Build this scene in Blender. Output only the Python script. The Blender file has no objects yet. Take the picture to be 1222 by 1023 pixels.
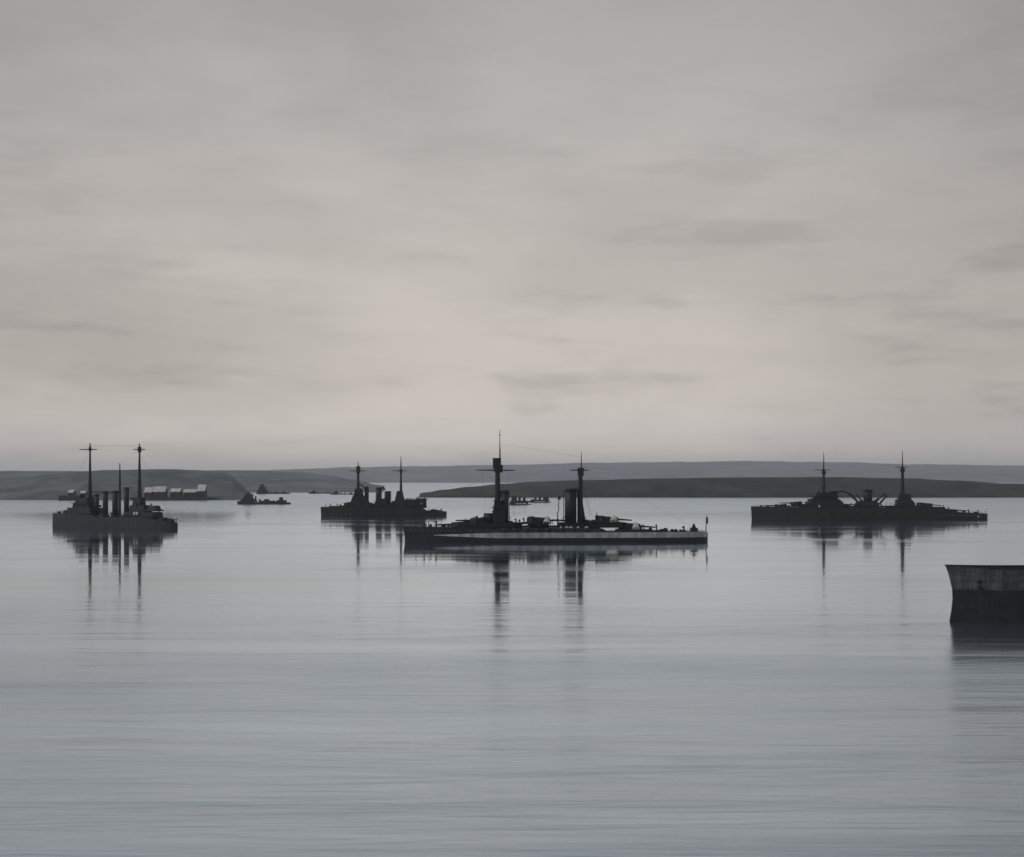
import bpy, bmesh, math, random
from mathutils import Vector
R = math.radians
random.seed(7)
scene = bpy.context.scene
COL = scene.collection

# ------------------------------------------------------------ camera, sky, sun, exposure
F = 1679.0            # focal length in photograph pixels (photograph is 1222 wide, about 40 degrees)
H = 36.5              # height of the eye above the water
HORIZON = 572.0       # row of the true horizon in the photograph
cam_d = bpy.data.cameras.new('camera')
cam = bpy.data.objects.new('camera', cam_d); COL.objects.link(cam)
cam.location = (0, 0, H); cam.rotation_euler = (R(90), 0, 0)
cam_d.sensor_width = 36.0; cam_d.lens = 36.0 * F / 1222.0
cam_d.shift_y = (HORIZON - 511.5) / 1222.0
cam_d.clip_start = 1.0; cam_d.clip_end = 120000
scene.camera = cam

SUN_EL, SUN_AZ = 42.0, -98.0      # azimuth measured from the view direction, negative = left
w = bpy.data.worlds.new('World'); scene.world = w; w.use_nodes = True
nt = w.node_tree; nt.nodes.clear()
def N(t, kind, **kw):
    n = t.nodes.new(kind)
    for k, v in kw.items(): setattr(n, k, v)
    return n
def ramp(t, pts, interp='EASE'):
    n = N(t, 'ShaderNodeValToRGB'); n.color_ramp.interpolation = interp
    e = n.color_ramp.elements
    while len(e) < len(pts): e.new(0.5)
    for el, (p, c) in zip(e, pts):
        el.position = p; el.color = (c, c, c, 1) if isinstance(c, (int, float)) else (*c, 1)
    return n
def world_nodes():
    L = nt.links.new
    out = N(nt, 'ShaderNodeOutputWorld'); bg = N(nt, 'ShaderNodeBackground'); bg.inputs['Strength'].default_value = 0.1
    sky = N(nt, 'ShaderNodeTexSky', sky_type='NISHITA', sun_disc=False)
    sky.sun_elevation = R(SUN_EL); sky.sun_rotation = R(SUN_AZ); sky.air_density = 1.0; sky.dust_density = 3.0
    tc = N(nt, 'ShaderNodeTexCoord'); sep = N(nt, 'ShaderNodeSeparateXYZ'); L(tc.outputs['Generated'], sep.inputs[0])
    # overcast brightness with height: brightest low down, greyer overhead
    el = ramp(nt, [(0.0, (6.7, 6.1, 5.6)), (0.02, (6.3, 5.7, 5.2)), (0.07, (5.5, 4.98, 4.55)), (0.17, (4.85, 4.46, 4.14)), (0.32, (3.55, 3.46, 3.34)), (0.45, (2.5, 2.6, 2.75)), (1.0, (1.9, 2.1, 2.35))], 'LINEAR')
    L(sep.outputs['Z'], el.inputs[0])
    # darker behind the viewer than towards the hidden sun
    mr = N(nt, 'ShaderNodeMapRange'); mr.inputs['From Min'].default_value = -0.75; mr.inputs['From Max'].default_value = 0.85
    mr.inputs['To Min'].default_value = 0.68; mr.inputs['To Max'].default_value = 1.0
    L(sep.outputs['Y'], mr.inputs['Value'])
    # soft stratus: broad patches and long flat streaks
    mp = N(nt, 'ShaderNodeMapping'); mp.inputs['Scale'].default_value = (4.2, 4.2, 11.0); mp.inputs['Location'].default_value = (1.6, 0.2, 2.1)
    L(tc.outputs['Generated'], mp.inputs['Vector'])
    n1 = N(nt, 'ShaderNodeTexNoise'); n1.inputs['Scale'].default_value = 1.0; n1.inputs['Detail'].default_value = 5; n1.inputs['Roughness'].default_value = 0.55; n1.inputs['Distortion'].default_value = 0.1
    L(mp.outputs[0], n1.inputs['Vector'])
    mp2 = N(nt, 'ShaderNodeMapping'); mp2.inputs['Scale'].default_value = (8.0, 8.0, 40.0); mp2.inputs['Location'].default_value = (0.3, 4.2, 0.7)
    L(tc.outputs['Generated'], mp2.inputs['Vector'])
    n2 = N(nt, 'ShaderNodeTexNoise'); n2.inputs['Scale'].default_value = 1.0; n2.inputs['Detail'].default_value = 6; n2.inputs['Roughness'].default_value = 0.55; n2.inputs['Distortion'].default_value = 0.15
    L(mp2.outputs[0], n2.inputs['Vector'])
    c1 = ramp(nt, [(0.33, 0.9), (0.62, 1.03)]); L(n1.outputs['Fac'], c1.inputs[0])
    c2 = ramp(nt, [(0.28, 0.79), (0.5, 1.0), (0.7, 1.03)]); L(n2.outputs['Fac'], c2.inputs[0])
    # the fine streaks belong to the low cloud near the horizon
    lo = ramp(nt, [(0.0, 1.0), (0.16, 0.75), (0.3, 0.15)], 'LINEAR'); L(sep.outputs['Z'], lo.inputs[0])
    def mul(a, b):
        m = N(nt, 'ShaderNodeMix', data_type='RGBA', blend_type='MULTIPLY'); m.inputs['Factor'].default_value = 1
        L(a, m.inputs[6]); L(b, m.inputs[7]); return m.outputs[2]
    m2 = N(nt, 'ShaderNodeMix', data_type='RGBA'); L(lo.outputs['Color'], m2.inputs['Factor'])
    m2.inputs[6].default_value = (1, 1, 1, 1); L(c2.outputs['Color'], m2.inputs[7])
    # sky brightest ahead, darkening to both sides
    ab = N(nt, 'ShaderNodeMath', operation='ABSOLUTE'); xo = N(nt, 'ShaderNodeMath', operation='ADD'); xo.inputs[1].default_value = 0.04
    L(sep.outputs['X'], xo.inputs[0]); L(xo.outputs[0], ab.inputs[0])
    az = ramp(nt, [(0.0, 1.03), (0.16, 1.0), (0.4, 0.8), (1.0, 0.75)]); L(ab.outputs[0], az.inputs[0])
    # a low bank of thicker cloud ahead to the left
    dm = N(nt, 'ShaderNodeVectorMath', operation='MULTIPLY_ADD'); dm.inputs[1].default_value = (1.0, 0.0, 2.6); dm.inputs[2].default_value = (0.235, 0.0, -0.235)
    L(tc.outputs['Generated'], dm.inputs[0])
    wv = N(nt, 'ShaderNodeVectorMath', operation='MULTIPLY_ADD'); wv.inputs[1].default_value = (0.22, 0.0, 0.3); wv.inputs[2].default_value = (-0.11, 0.0, -0.15)
    L(n2.outputs['Color'], wv.inputs[0])
    dv = N(nt, 'ShaderNodeVectorMath', operation='ADD'); L(dm.outputs[0], dv.inputs[0]); L(wv.outputs[0], dv.inputs[1])
    dl = N(nt, 'ShaderNodeVectorMath', operation='LENGTH'); L(dv.outputs[0], dl.inputs[0])
    bank = ramp(nt, [(0.0, 0.84), (0.08, 0.88), (0.2, 1.0)]); L(dl.outputs['Value'], bank.inputs[0])
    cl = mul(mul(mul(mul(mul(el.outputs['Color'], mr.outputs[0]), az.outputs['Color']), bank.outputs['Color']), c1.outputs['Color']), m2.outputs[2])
    mx = N(nt, 'ShaderNodeMix', data_type='RGBA'); mx.inputs['Factor'].default_value = 0.97
    L(sky.outputs[0], mx.inputs[6]); L(cl, mx.inputs[7])
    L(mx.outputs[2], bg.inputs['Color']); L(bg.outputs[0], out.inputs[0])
world_nodes()
sun_d = bpy.data.lights.new('sun', 'SUN'); sun = bpy.data.objects.new('sun', sun_d); COL.objects.link(sun)
sun_d.energy = 0.8; sun_d.angle = R(14); sun_d.color = (1.0, 0.94, 0.86)
sd = Vector((math.sin(R(SUN_AZ)) * math.cos(R(SUN_EL)), math.cos(R(SUN_AZ)) * math.cos(R(SUN_EL)), math.sin(R(SUN_EL))))
sun.rotation_euler = sd.to_track_quat('Z', 'Y').to_euler(); sun.location = sd * 3000
vs = scene.view_settings; vs.view_transform = 'Standard'; vs.look = 'None'; vs.exposure = 0.2; vs.gamma = 1.0; vs.use_curve_mapping = False
scene.cycles.volume_bounces = 1; scene.cycles.max_bounces = 6

# ------------------------------------------------------------ helpers
def tag(o, label=None, cat=None, group=None, kind=None):
    if label: o['label'] = label
    if cat: o['category'] = cat
    if group: o['group'] = group
    if kind: o['kind'] = kind
    return o
def thing(name, label, cat, loc, rz=0, group=None):
    o = bpy.data.objects.new(name, None); COL.objects.link(o)
    o.empty_display_size = 5; o.location = loc; o.rotation_euler = (0, 0, rz)
    return tag(o, label, cat, group)
def dist(py): return H * F / (py - HORIZON)          # distance of a point of the water seen at row py

class MB:
    def __init__(s): s.v = []; s.f = []; s.sm = []; s.parts = []
    def add(s, vs, fs, smooth=False):
        b = len(s.v); s.v += [tuple(p) for p in vs]; s.parts.append((b, len(s.v)))
        for f in fs: s.f.append([i + b for i in f]); s.sm.append(smooth)
        return s
    def prism(s, pts, z0, z1, k=1.0, dz=0.0, cx=None):
        n = len(pts)
        mx = sum(p[0] for p in pts) / n if cx is None else cx; my = sum(p[1] for p in pts) / n
        vs = [(x, y, z0) for x, y in pts] + [(mx + (x - mx) * k, my + (y - my) * k, z1 + dz * (x - mx)) for x, y in pts]
        fs = [list(range(n))[::-1], list(range(n, 2 * n))] + [[i, (i + 1) % n, n + (i + 1) % n, n + i] for i in range(n)]
        return s.add(vs, fs)
    def box(s, x0, x1, y0, y1, z0, z1, k=1.0):
        c = min(0.25 * min(abs(x1 - x0), abs(y1 - y0)), 0.35)
        return s.prism([(x0 + c, y0), (x1 - c, y0), (x1, y0 + c), (x1, y1 - c), (x1 - c, y1), (x0 + c, y1), (x0, y1 - c), (x0, y0 + c)], z0, z1, k)
    def tube(s, p0, p1, r0, r1=None, n=10):
        r1 = r0 if r1 is None else r1
        p0 = Vector(p0); p1 = Vector(p1); d = (p1 - p0).normalized()
        a = d.orthogonal().normalized(); b = d.cross(a)
        vs = []
        for p, r in ((p0, r0), (p1, r1)):
            for i in range(n):
                t = 2 * math.pi * i / n; vs.append(p + a * math.cos(t) * r + b * math.sin(t) * r)
        s.add(vs, [[i, (i + 1) % n, n + (i + 1) % n, n + i] for i in range(n)], True)
        return s.add(vs, [list(range(n))[::-1], list(range(n, 2 * n))])
    def path(s, pts, r, n=8):
        for a, b in zip(pts, pts[1:]): s.tube(a, b, r, r, n)
        return s
    def oval(s, cx, cy, z0, z1, rx, ry, k=1.0, lean=0.0, n=20):
        o = [(cx + rx * math.cos(2 * math.pi * i / n), cy + ry * math.sin(2 * math.pi * i / n)) for i in range(n)]
        vs = [(x, y, z0) for x, y in o] + [(cx + lean + (x - cx) * k, cy + (y - cy) * k, z1) for x, y in o]
        s.add(vs, [[i, (i + 1) % n, n + (i + 1) % n, n + i] for i in range(n)], True)
        return s.add(vs, [list(range(n))[::-1], list(range(n, 2 * n))])
    def clusters(s):
        n = len(s.f); par = {}
        def find(a):
            while par[a] != a: par[a] = par[par[a]]; a = par[a]
            return a
        for p in s.parts: par[p] = p
        bb = []
        for (a, b) in s.parts:
            pts = s.v[a:b]; bb.append(([min(p[i] for p in pts) - 0.06 for i in range(3)], [max(p[i] for p in pts) + 0.06 for i in range(3)]))
        for i, p in enumerate(s.parts):
            for j in range(i):
                if all(bb[i][0][k] <= bb[j][1][k] and bb[j][0][k] <= bb[i][1][k] for k in range(3)): par[find(p)] = find(s.parts[j])
        g = {}
        for p in s.parts: g.setdefault(find(p), []).append(p)
        return list(g.values())
    def build(s, name, mat, parent=None, split=True):
        if split:
            cl = s.clusters()
            if len(cl) > 1:                                   # pieces that do not touch become parts of their own
                first = None
                for c in cl:
                    mb = MB()
                    for (a, b) in c:
                        fi = [(f, q) for f, q in zip(s.f, s.sm) if a <= f[0] < b]
                        o_ = len(mb.v); mb.v += s.v[a:b]
                        for f, q in fi: mb.f.append([i - a + o_ for i in f]); mb.sm.append(q)
                    ob = mb.build(name, mat, parent, False); first = first or ob
                return first
        me = bpy.data.meshes.new(name); me.from_pydata(s.v, [], s.f); me.update()
        bm = bmesh.new(); bm.from_mesh(me); bmesh.ops.remove_doubles(bm, verts=bm.verts, dist=1e-5)
        bmesh.ops.recalc_face_normals(bm, faces=bm.faces); bm.to_mesh(me); bm.free()
        if len(me.polygons) == len(s.sm): me.polygons.foreach_set('use_smooth', s.sm)
        me.materials.append(mat)
        o = bpy.data.objects.new(name, me); COL.objects.link(o)
        if parent: o.parent = parent
        return o

def new_mat(name):
    m = bpy.data.materials.new(name); m.use_nodes = True
    return m, m.node_tree, m.node_tree.nodes['Principled BSDF']
def paint(name, c1, c2, rough=0.55, scale=0.25, stretch=(1, 1, 0.25), metal=0.0):
    m, t, b = new_mat(name); L = t.links.new
    tc = N(t, 'ShaderNodeTexCoord'); mp = N(t, 'ShaderNodeMapping'); mp.inputs['Scale'].default_value = stretch
    L(tc.outputs['Object'], mp.inputs[0])
    n = N(t, 'ShaderNodeTexNoise'); n.inputs['Scale'].default_value = scale; n.inputs['Detail'].default_value = 6; n.inputs['Roughness'].default_value = 0.65
    L(mp.outputs[0], n.inputs['Vector'])
    r = ramp(t, [(0.3, c1), (0.7, c2)]); L(n.outputs['Fac'], r.inputs[0]); L(r.outputs[0], b.inputs['Base Color'])
    b.inputs['Roughness'].default_value = rough; b.inputs['Metallic'].default_value = metal
    return m
M = {
 'hull': paint('hull_paint', (0.011, 0.0115, 0.013), (0.022, 0.0225, 0.025), 0.6, 0.35, (1, 1, 0.12)),
 'dark': paint('dark_naval_paint', (0.01, 0.0105, 0.012), (0.02, 0.0205, 0.0225), 0.6),
 'belt': paint('pale_belt_paint', (0.3, 0.305, 0.305), (0.6, 0.6, 0.585), 0.6, 0.3, (1, 1, 0.35)),
 'deck': paint('deck_planks', (0.06, 0.058, 0.055), (0.1, 0.095, 0.088), 0.8, 0.8, (0.1, 1, 1)),
 'canvas': paint('bleached_canvas', (0.62, 0.61, 0.58), (0.8, 0.79, 0.76), 0.9, 0.8, (1, 1, 1)),
 'port': paint('porthole_rim', (0.13, 0.13, 0.13), (0.26, 0.26, 0.25), 0.4),
 'sideh': paint('merchant_grey_side', (0.055, 0.058, 0.06), (0.12, 0.122, 0.125), 0.6, 0.7, (1, 1, 0.05)),
 'sideb': paint('merchant_black_side', (0.011, 0.011, 0.013), (0.022, 0.022, 0.024), 0.55, 0.5, (1, 1, 0.1)),
 'far': paint('far_ship_paint', (0.018, 0.019, 0.021), (0.03, 0.03, 0.033), 0.6),
 'wall': paint('shore_wall', (0.05, 0.048, 0.045), (0.11, 0.105, 0.1), 0.85, 0.2, (1, 1, 1)),
 'roof': paint('pale_roof', (0.5, 0.49, 0.47), (0.85, 0.83, 0.8), 0.8, 0.16, (1, 1, 1)),
 'stone': paint('pier_stone', (0.03, 0.03, 0.03), (0.08, 0.08, 0.08), 0.9, 0.2, (1, 1, 1)),
}

# ------------------------------------------------------------ water
def water():
    m, t, b = new_mat('calm_sea'); L = t.links.new
    geo = N(t, 'ShaderNodeNewGeometry')
    def noise(sc, scale, detail=4, rough=0.5, dist_=0.0, loc=(0, 0, 0)):
        mp = N(t, 'ShaderNodeMapping'); mp.inputs['Scale'].default_value = sc; mp.inputs['Location'].default_value = loc
        L(geo.outputs['Position'], mp.inputs[0])
        n = N(t, 'ShaderNodeTexNoise'); n.inputs['Scale'].default_value = scale; n.inputs['Detail'].default_value = detail
        n.inputs['Roughness'].default_value = rough; n.inputs['Distortion'].default_value = dist_
        L(mp.outputs[0], n.inputs['Vector']); return n.outputs['Fac']
    lanes = noise((0.0035, 0.011, 1), 1.0, 5, 0.55, 0.6, (3.1, 1.7, 0))       # wind lanes, long across the view
    fine = noise((0.02, 0.075, 1), 1.0, 4, 0.55, 0.3, (0.4, 0.9, 0))          # narrow cat's paws inside them
    r1 = ramp(t, [(0.36, 0.045), (0.55, 0.065), (0.7, 0.15)]); L(lanes, r1.inputs[0])
    r2 = ramp(t, [(0.4, 0.0), (0.75, 0.05)]); L(fine, r2.inputs[0])
    ad = N(t, 'ShaderNodeMath', operation='ADD'); L(r1.outputs[0], ad.inputs[0]); L(r2.outputs[0], ad.inputs[1])
    # ruffled water close to the viewer and again off the far shores, calm in the anchorage between
    sp = N(t, 'ShaderNodeSeparateXYZ'); L(geo.outputs['Position'], sp.inputs[0])
    nr = N(t, 'ShaderNodeMapRange', interpolation_type='SMOOTHSTEP'); nr.inputs['From Min'].default_value = 520; nr.inputs['From Max'].default_value = 170
    nr.inputs['To Max'].default_value = 0.17; L(sp.outputs['Y'], nr.inputs['Value'])
    fr = N(t, 'ShaderNodeMapRange', interpolation_type='SMOOTHSTEP'); fr.inputs['From Min'].default_value = 1350; fr.inputs['From Max'].default_value = 1900
    fr.inputs['To Max'].default_value = 0.17; L(sp.outputs['Y'], fr.inputs['Value'])
    a2 = N(t, 'ShaderNodeMath', operation='ADD'); L(nr.outputs[0], a2.inputs[0]); L(fr.outputs[0], a2.inputs[1])
    a3 = N(t, 'ShaderNodeMath', operation='ADD'); L(ad.outputs[0], a3.inputs[0]); L(a2.outputs[0], a3.inputs[1])
    L(a3.outputs[0], b.inputs['Roughness'])
    b.inputs['Base Color'].default_value = (0.09, 0.14, 0.185, 1)
    b.inputs['IOR'].default_value = 1.7
    b.inputs['Specular Tint'].default_value = (0.74, 0.88, 1.0, 1)
    b.inputs['Specular IOR Level'].default_value = 0.75
    swell = noise((0.02, 0.05, 1), 1.0, 2, 0.45)                             # low swell
    rip = noise((0.16, 0.42, 1), 1.0, 3, 0.5)                                # ripples
    b1 = N(t, 'ShaderNodeBump'); b1.inputs['Strength'].default_value = 1.0; b1.inputs['Distance'].default_value = 0.08
    roll = noise((0.007, 0.05, 1), 1.0, 4, 0.55, 0.3, (1.3, 2.2, 0))          # long flat undulations, felt near the viewer
    rm = N(t, 'ShaderNodeMath', operation='MULTIPLY'); rm.inputs[1].default_value = 90.0; L(nr.outputs[0], rm.inputs[0])
    ra = N(t, 'ShaderNodeMath', operation='MULTIPLY_ADD'); L(roll, ra.inputs[0]); L(rm.outputs[0], ra.inputs[1]); L(swell, ra.inputs[2])
    L(ra.outputs[0], b1.inputs['Height'])
    b2 = N(t, 'ShaderNodeBump'); b2.inputs['Strength'].default_value = 1.0; b2.inputs['Distance'].default_value = 0.004
    chop = noise((0.09, 0.4, 1), 1.0, 5, 0.6, 0.4)
    cm = N(t, 'ShaderNodeMath', operation='MULTIPLY_ADD'); cm.inputs[1].default_value = 190.0; L(nr.outputs[0], cm.inputs[0]); cm.inputs[2].default_value = 0.0
    cc = N(t, 'ShaderNodeMath', operation='MULTIPLY_ADD'); L(chop, cc.inputs[0]); L(cm.outputs[0], cc.inputs[1]); L(rip, cc.inputs[2])
    L(cc.outputs[0], b2.inputs['Height']); L(b1.outputs[0], b2.inputs['Normal']); L(b2.outputs[0], b.inputs['Normal'])
    # gloss added for brightness: more mirror than plain water gives at these angles
    gl = N(t, 'ShaderNodeBsdfAnisotropic'); gl.inputs['Color'].default_value = (0.81, 0.905, 0.985, 1)
    L(a3.outputs[0], gl.inputs['Roughness']); L(b2.outputs[0], gl.inputs['Normal'])
    ms = N(t, 'ShaderNodeMixShader'); sheen_mask = noise((0.0028, 0.017, 1), 1.0, 5, 0.6, 0.8, (5.2, 0.35, 0))          # added gloss laid in streaks; where thin, the water shows darker and bluer
    fr_ = ramp(t, [(0.3, 0.45), (0.47, 0.74), (0.68, 0.96)]); L(sheen_mask, fr_.inputs[0]); L(fr_.outputs[0], ms.inputs[0])
    L(b.outputs[0], ms.inputs[1]); L(gl.outputs[0], ms.inputs[2])
    L(ms.outputs[0], t.nodes['Material Output'].inputs['Surface'])
    S = 36000
    o = MB().add([(-S, -2000, 0), (S, -2000, 0), (S, S, 0), (-S, S, 0)], [[0, 1, 2, 3]]).build('water', m)
    tag(o, kind='structure')
water()

# ------------------------------------------------------------ land
def heath(name, a, b_, scale):
    m, t, b = new_mat(name); L = t.links.new
    geo = N(t, 'ShaderNodeNewGeometry')
    mp = N(t, 'ShaderNodeMapping'); mp.inputs['Scale'].default_value = (1, 0.5, 4); L(geo.outputs['Position'], mp.inputs[0])
    n = N(t, 'ShaderNodeTexNoise'); n.inputs['Scale'].default_value = scale; n.inputs['Detail'].default_value = 8; n.inputs['Roughness'].default_value = 0.65
    L(mp.outputs[0], n.inputs['Vector'])
    v = N(t, 'ShaderNodeTexVoronoi'); v.inputs['Scale'].default_value = scale * 1.6; L(mp.outputs[0], v.inputs['Vector'])
    r = ramp(t, [(0.3, a), (0.7, b_)]); L(n.outputs['Fac'], r.inputs[0])
    bw = N(t, 'ShaderNodeSeparateColor'); L(v.outputs['Color'], bw.inputs[0])
    r2 = ramp(t, [(0.2, 0.86), (0.9, 1.14)], 'LINEAR'); L(bw.outputs[0], r2.inputs[0])
    mx = N(t, 'ShaderNodeMix', data_type='RGBA', blend_type='MULTIPLY'); mx.inputs['Factor'].default_value = 1
    L(r.outputs[0], mx.inputs[6]); L(r2.outputs[0], mx.inputs[7]); L(mx.outputs[2], b.inputs['Base Color'])
    b.inputs['Roughness'].default_value = 0.95; b.inputs['Specular IOR Level'].default_value = 0.1
    return m
def interp(pts, x):
    if x <= pts[0][0]: return pts[0][1]
    for (a, va), (b, vb) in zip(pts, pts[1:]):
        if x <= b:
            k = (x - a) / (b - a); k = k * k * (3 - 2 * k); return va + (vb - va) * k
    return pts[-1][1]
from mathutils import noise as mnoise
def land(name, ridge, d_front, d_ridge, d_back, mat, x0, x1, step, rough, seed):
    """ridge: (column at the ridge's distance, skyline row); the land rises from its shore to that ridge and falls behind it"""
    vs, fs = [], []; cols = int((x1 - x0) / step) + 1
    prof = [(-0.02, -3.0 / 40), (0.0, 0.0), (0.012, 0.07), (0.1, 0.2), (0.25, 0.42), (0.45, 0.68), (0.65, 0.87), (0.85, 0.97), (1.0, 1.0), (1.25, 0.93), (1.6, 0.7), (2.0, 0.0)]
    for i in range(cols):
        px = x0 + i * step
        top = H - (interp(ridge, px) - HORIZON) / F * d_ridge
        sh = mnoise.noise((px * 0.012, seed, 0)) * 0.05
        for q, k in prof:
            d = d_front + (d_ridge - d_front) * (q + sh * (1 - min(1, abs(q)))) if q <= 1 else d_ridge + (d_back - d_ridge) * (q - 1)
            X = (px - 611) / F * (d_front * 0.5 + d * 0.5 if q <= 1 else d_ridge)
            X = (px - 611) / F * d
            n = mnoise.noise((X * 0.004 + seed, d * 0.003, seed)) + 0.5 * mnoise.noise((X * 0.013 + seed, d * 0.011, 3)) + 0.3 * mnoise.noise((X * 0.04, d * 0.02, 9)) + 0.22 * mnoise.noise((X * 0.11, d * 0.05, 5))
            z = top * k + n * rough * (1 if 0.05 < k < 0.99 else 0.4) if k > 0 else -3.0
            if k == 0: z = -0.3
            vs.append((X, d, z))
    P = len(prof)
    for i in range(cols - 1):
        for j in range(P - 1): fs.append([i * P + j, (i + 1) * P + j, (i + 1) * P + j + 1, i * P + j + 1])
    o = MB().add(vs, fs, True).build(name, mat); tag(o, kind='structure'); return o
H_FAR = heath('hazed_far_moor', (0.17, 0.185, 0.21), (0.25, 0.265, 0.29), 0.0022)  # part of the distance haze is put into this paler, bluer colour
H_LEFT = heath('hazed_left_moor', (0.11, 0.128, 0.138), (0.2, 0.22, 0.228), 0.011)  # base colour raised to carry haze over the left shore
H_MID = heath('hazed_mid_moor', (0.15, 0.165, 0.18), (0.23, 0.245, 0.26), 0.006)  # paler than the headlands: haze painted into the moor colour
H_RIGHT = heath('right_moor', (0.05, 0.051, 0.049), (0.085, 0.085, 0.081), 0.011)
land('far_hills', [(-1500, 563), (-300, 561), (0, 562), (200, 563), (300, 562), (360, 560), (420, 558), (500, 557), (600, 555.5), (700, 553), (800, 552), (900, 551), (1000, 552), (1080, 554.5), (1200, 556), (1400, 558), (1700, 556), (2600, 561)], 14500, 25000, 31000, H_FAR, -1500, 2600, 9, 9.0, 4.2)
land('headland', [(-1200, 566), (-300, 571), (0, 572), (38, 569), (60, 566.5), (90, 563.5), (130, 561), (200, 560), (235, 561), (262, 563.5), (276, 568), (287, 578), (297, 588), (305, 595)], 2450, 2950, 3600, H_LEFT, -1200, 305, 4, 2.2, 1.3)
land('hills', [(-400, 566), (100, 562.5), (240, 561.5), (310, 561.5), (350, 563), (390, 567), (425, 573), (450, 579), (470, 586), (482, 591)], 3850, 6200, 8200, H_MID, -400, 482, 5, 3.0, 5.5)
land('headland', [(496, 594), (506, 588.5), (530, 584.5), (560, 581), (600, 577.5), (640, 575), (700, 573), (780, 571), (860, 570), (1000, 569.5), (1080, 571), (1140, 573.5), (1200, 577), (1300, 579), (1800, 582), (2300, 575)], 2785, 3150, 3700, H_RIGHT, 496, 2300, 5, 1.6, 7.7)

# ------------------------------------------------------------ ship building
class Ship:
    """local frame: bow towards -x, water at z=0; X and Z read positions off the photograph at the ship's own distance"""
    def __init__(s, name, label, cat, wl, px0, px1, ang=0.0, group=None):
        s.D = dist(wl); s.s = s.D / F; s.wl = wl; s.c = (px0 + px1) / 2; s.k = 1 / math.cos(ang)
        s.root = thing(name, label, cat, ((s.c - 611) * s.s, s.D, 0), ang, group); s.ang = ang
        s.x0 = s.X(px0); s.x1 = s.X(px1)
    def X(s, px):
        t = (px - s.c) * s.s                                   # lateral offset; undo the ship's own turn and perspective
        lat = (px - 611) / F
        return (lat * s.D - (s.c - 611) * s.s) / (math.cos(s.ang) - lat * math.sin(s.ang))
    def Z(s, py, x=0.0):
        d = s.D + x * math.sin(s.ang); return H - (py - HORIZON) / F * d

def hull(ship, deck, beam, mat, rake=0.0, n=48, name='hull', stern_round=0.5, sheer_pts=None, bow_fine=2.0, flare=0.3):
    """deck: list of (x, z). Closed loft with flare at the bow and a rounded stern."""
    x0, x1 = ship.x0, ship.x1; Ln = x1 - x0
    def hb(t):
        a = min(1.0, (t / 0.34)); a = (1 - (1 - a) ** bow_fine)
        b_ = min(1.0, (1 - t) / 0.24); b_ = (1 - (1 - b_) ** 2.2) * (1 - 0.0) ; b_ = max(b_, 0.0)
        return beam / 2 * max(0.012, min(a, 1)) * max(0.10, b_ ** stern_round)
    mb = MB(); rings = []
    def dz(x):
        z = deck[0][1]
        for (a, za), (b_, zb) in zip(deck, deck[1:]):
            if a <= x <= b_: return za + (zb - za) * (x - a) / max(1e-6, b_ - a)
            if x > b_: z = zb
        return z
    ts = sorted(set([i / n for i in range(n + 1)] + [0.006, 0.015, 0.03, 0.985, 0.995] + [min(1, max(0, (x - x0) / Ln)) for x, _ in deck]))
    for t in ts:
        x = x0 + Ln * t; z = dz(x); b0 = hb(t)
        fl = 1 - flare * max(0, 1 - t / 0.3)
        r = rake * max(0, 1 - t / 0.12)
        pts = [(x + 0.0, b0, z), (x + r * 0.35, b0 * (fl * 0.5 + 0.5), z * 0.62), (x + r * 0.8, b0 * fl, z * 0.25), (x + r, b0 * fl * 0.98, 0.0), (x + r, b0 * fl * 0.9, -2.5)]
        rings.append(pts + [(p[0], -p[1], p[2]) for p in pts[::-1]])
    m = len(rings[0]); vs = [p for r in rings for p in r]; fs = []
    for i in range(len(rings) - 1):
        for j in range(m - 1): fs.append([i * m + j, (i + 1) * m + j, (i + 1) * m + j + 1, i * m + j + 1])
    mb.add(vs, fs, False)
    mb.add(rings[0], [list(range(m))]); mb.add(rings[-1], [list(range(m))[::-1]])
    o = mb.build(name, mat, ship.root, False)
    dk = MB()
    for a, b_ in zip(rings, rings[1:]):
        if b_[0][0] - a[0][0] < 1e-4: continue
        dk.add([(a[0][0], a[0][1] * 0.985, a[0][2] - 0.12), (b_[0][0], b_[0][1] * 0.985, b_[0][2] - 0.12), (b_[0][0], -b_[0][1] * 0.985, b_[0][2] - 0.12), (a[0][0], -a[0][1] * 0.985, a[0][2] - 0.12)], [[0, 1, 2, 3]])
    dk.build('deck', M['deck'], ship.root, False)
    # bulwark edge so that the side stands a little above the planks
    ship.hb = lambda x: hb((x - x0) / Ln); ship.dz = dz; ship.flare = flare
    return o
def strip(ship, xa, xb, z0, z1, mat, name, proud=0.3, parent=None, n=50, taper=0.0):
    """a plate band running along both sides of the hull"""
    mb = MB()
    for sgn in (1, -1):
        vs = []
        for i in range(n + 1):
            x = xa + (xb - xa) * i / n; b_ = ship.hb(x)
            tp = min(1.0, i / n / taper) if taper else 1.0; zm_ = (z0 + z1) / 2; a_, c_ = zm_ + (z0 - zm_) * (0.12 + 0.88 * tp), zm_ + (z1 - zm_) * (0.12 + 0.88 * tp)
            for (z, o_) in ((a_, proud), (c_, proud), (c_, -0.5), (a_, -0.5)):
                vs.append((x, sgn * (b_ + o_), z))
        fs = []
        for i in range(n):
            for j in range(4): fs.append([i * 4 + j, (i + 1) * 4 + j, (i + 1) * 4 + (j + 1) % 4, i * 4 + (j + 1) % 4])
        fs += [[0, 1, 2, 3], [n * 4 + 3, n * 4 + 2, n * 4 + 1, n * 4]]
        mb.add(vs, fs)
    return mb.build(name, mat, parent or ship.root)
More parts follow.
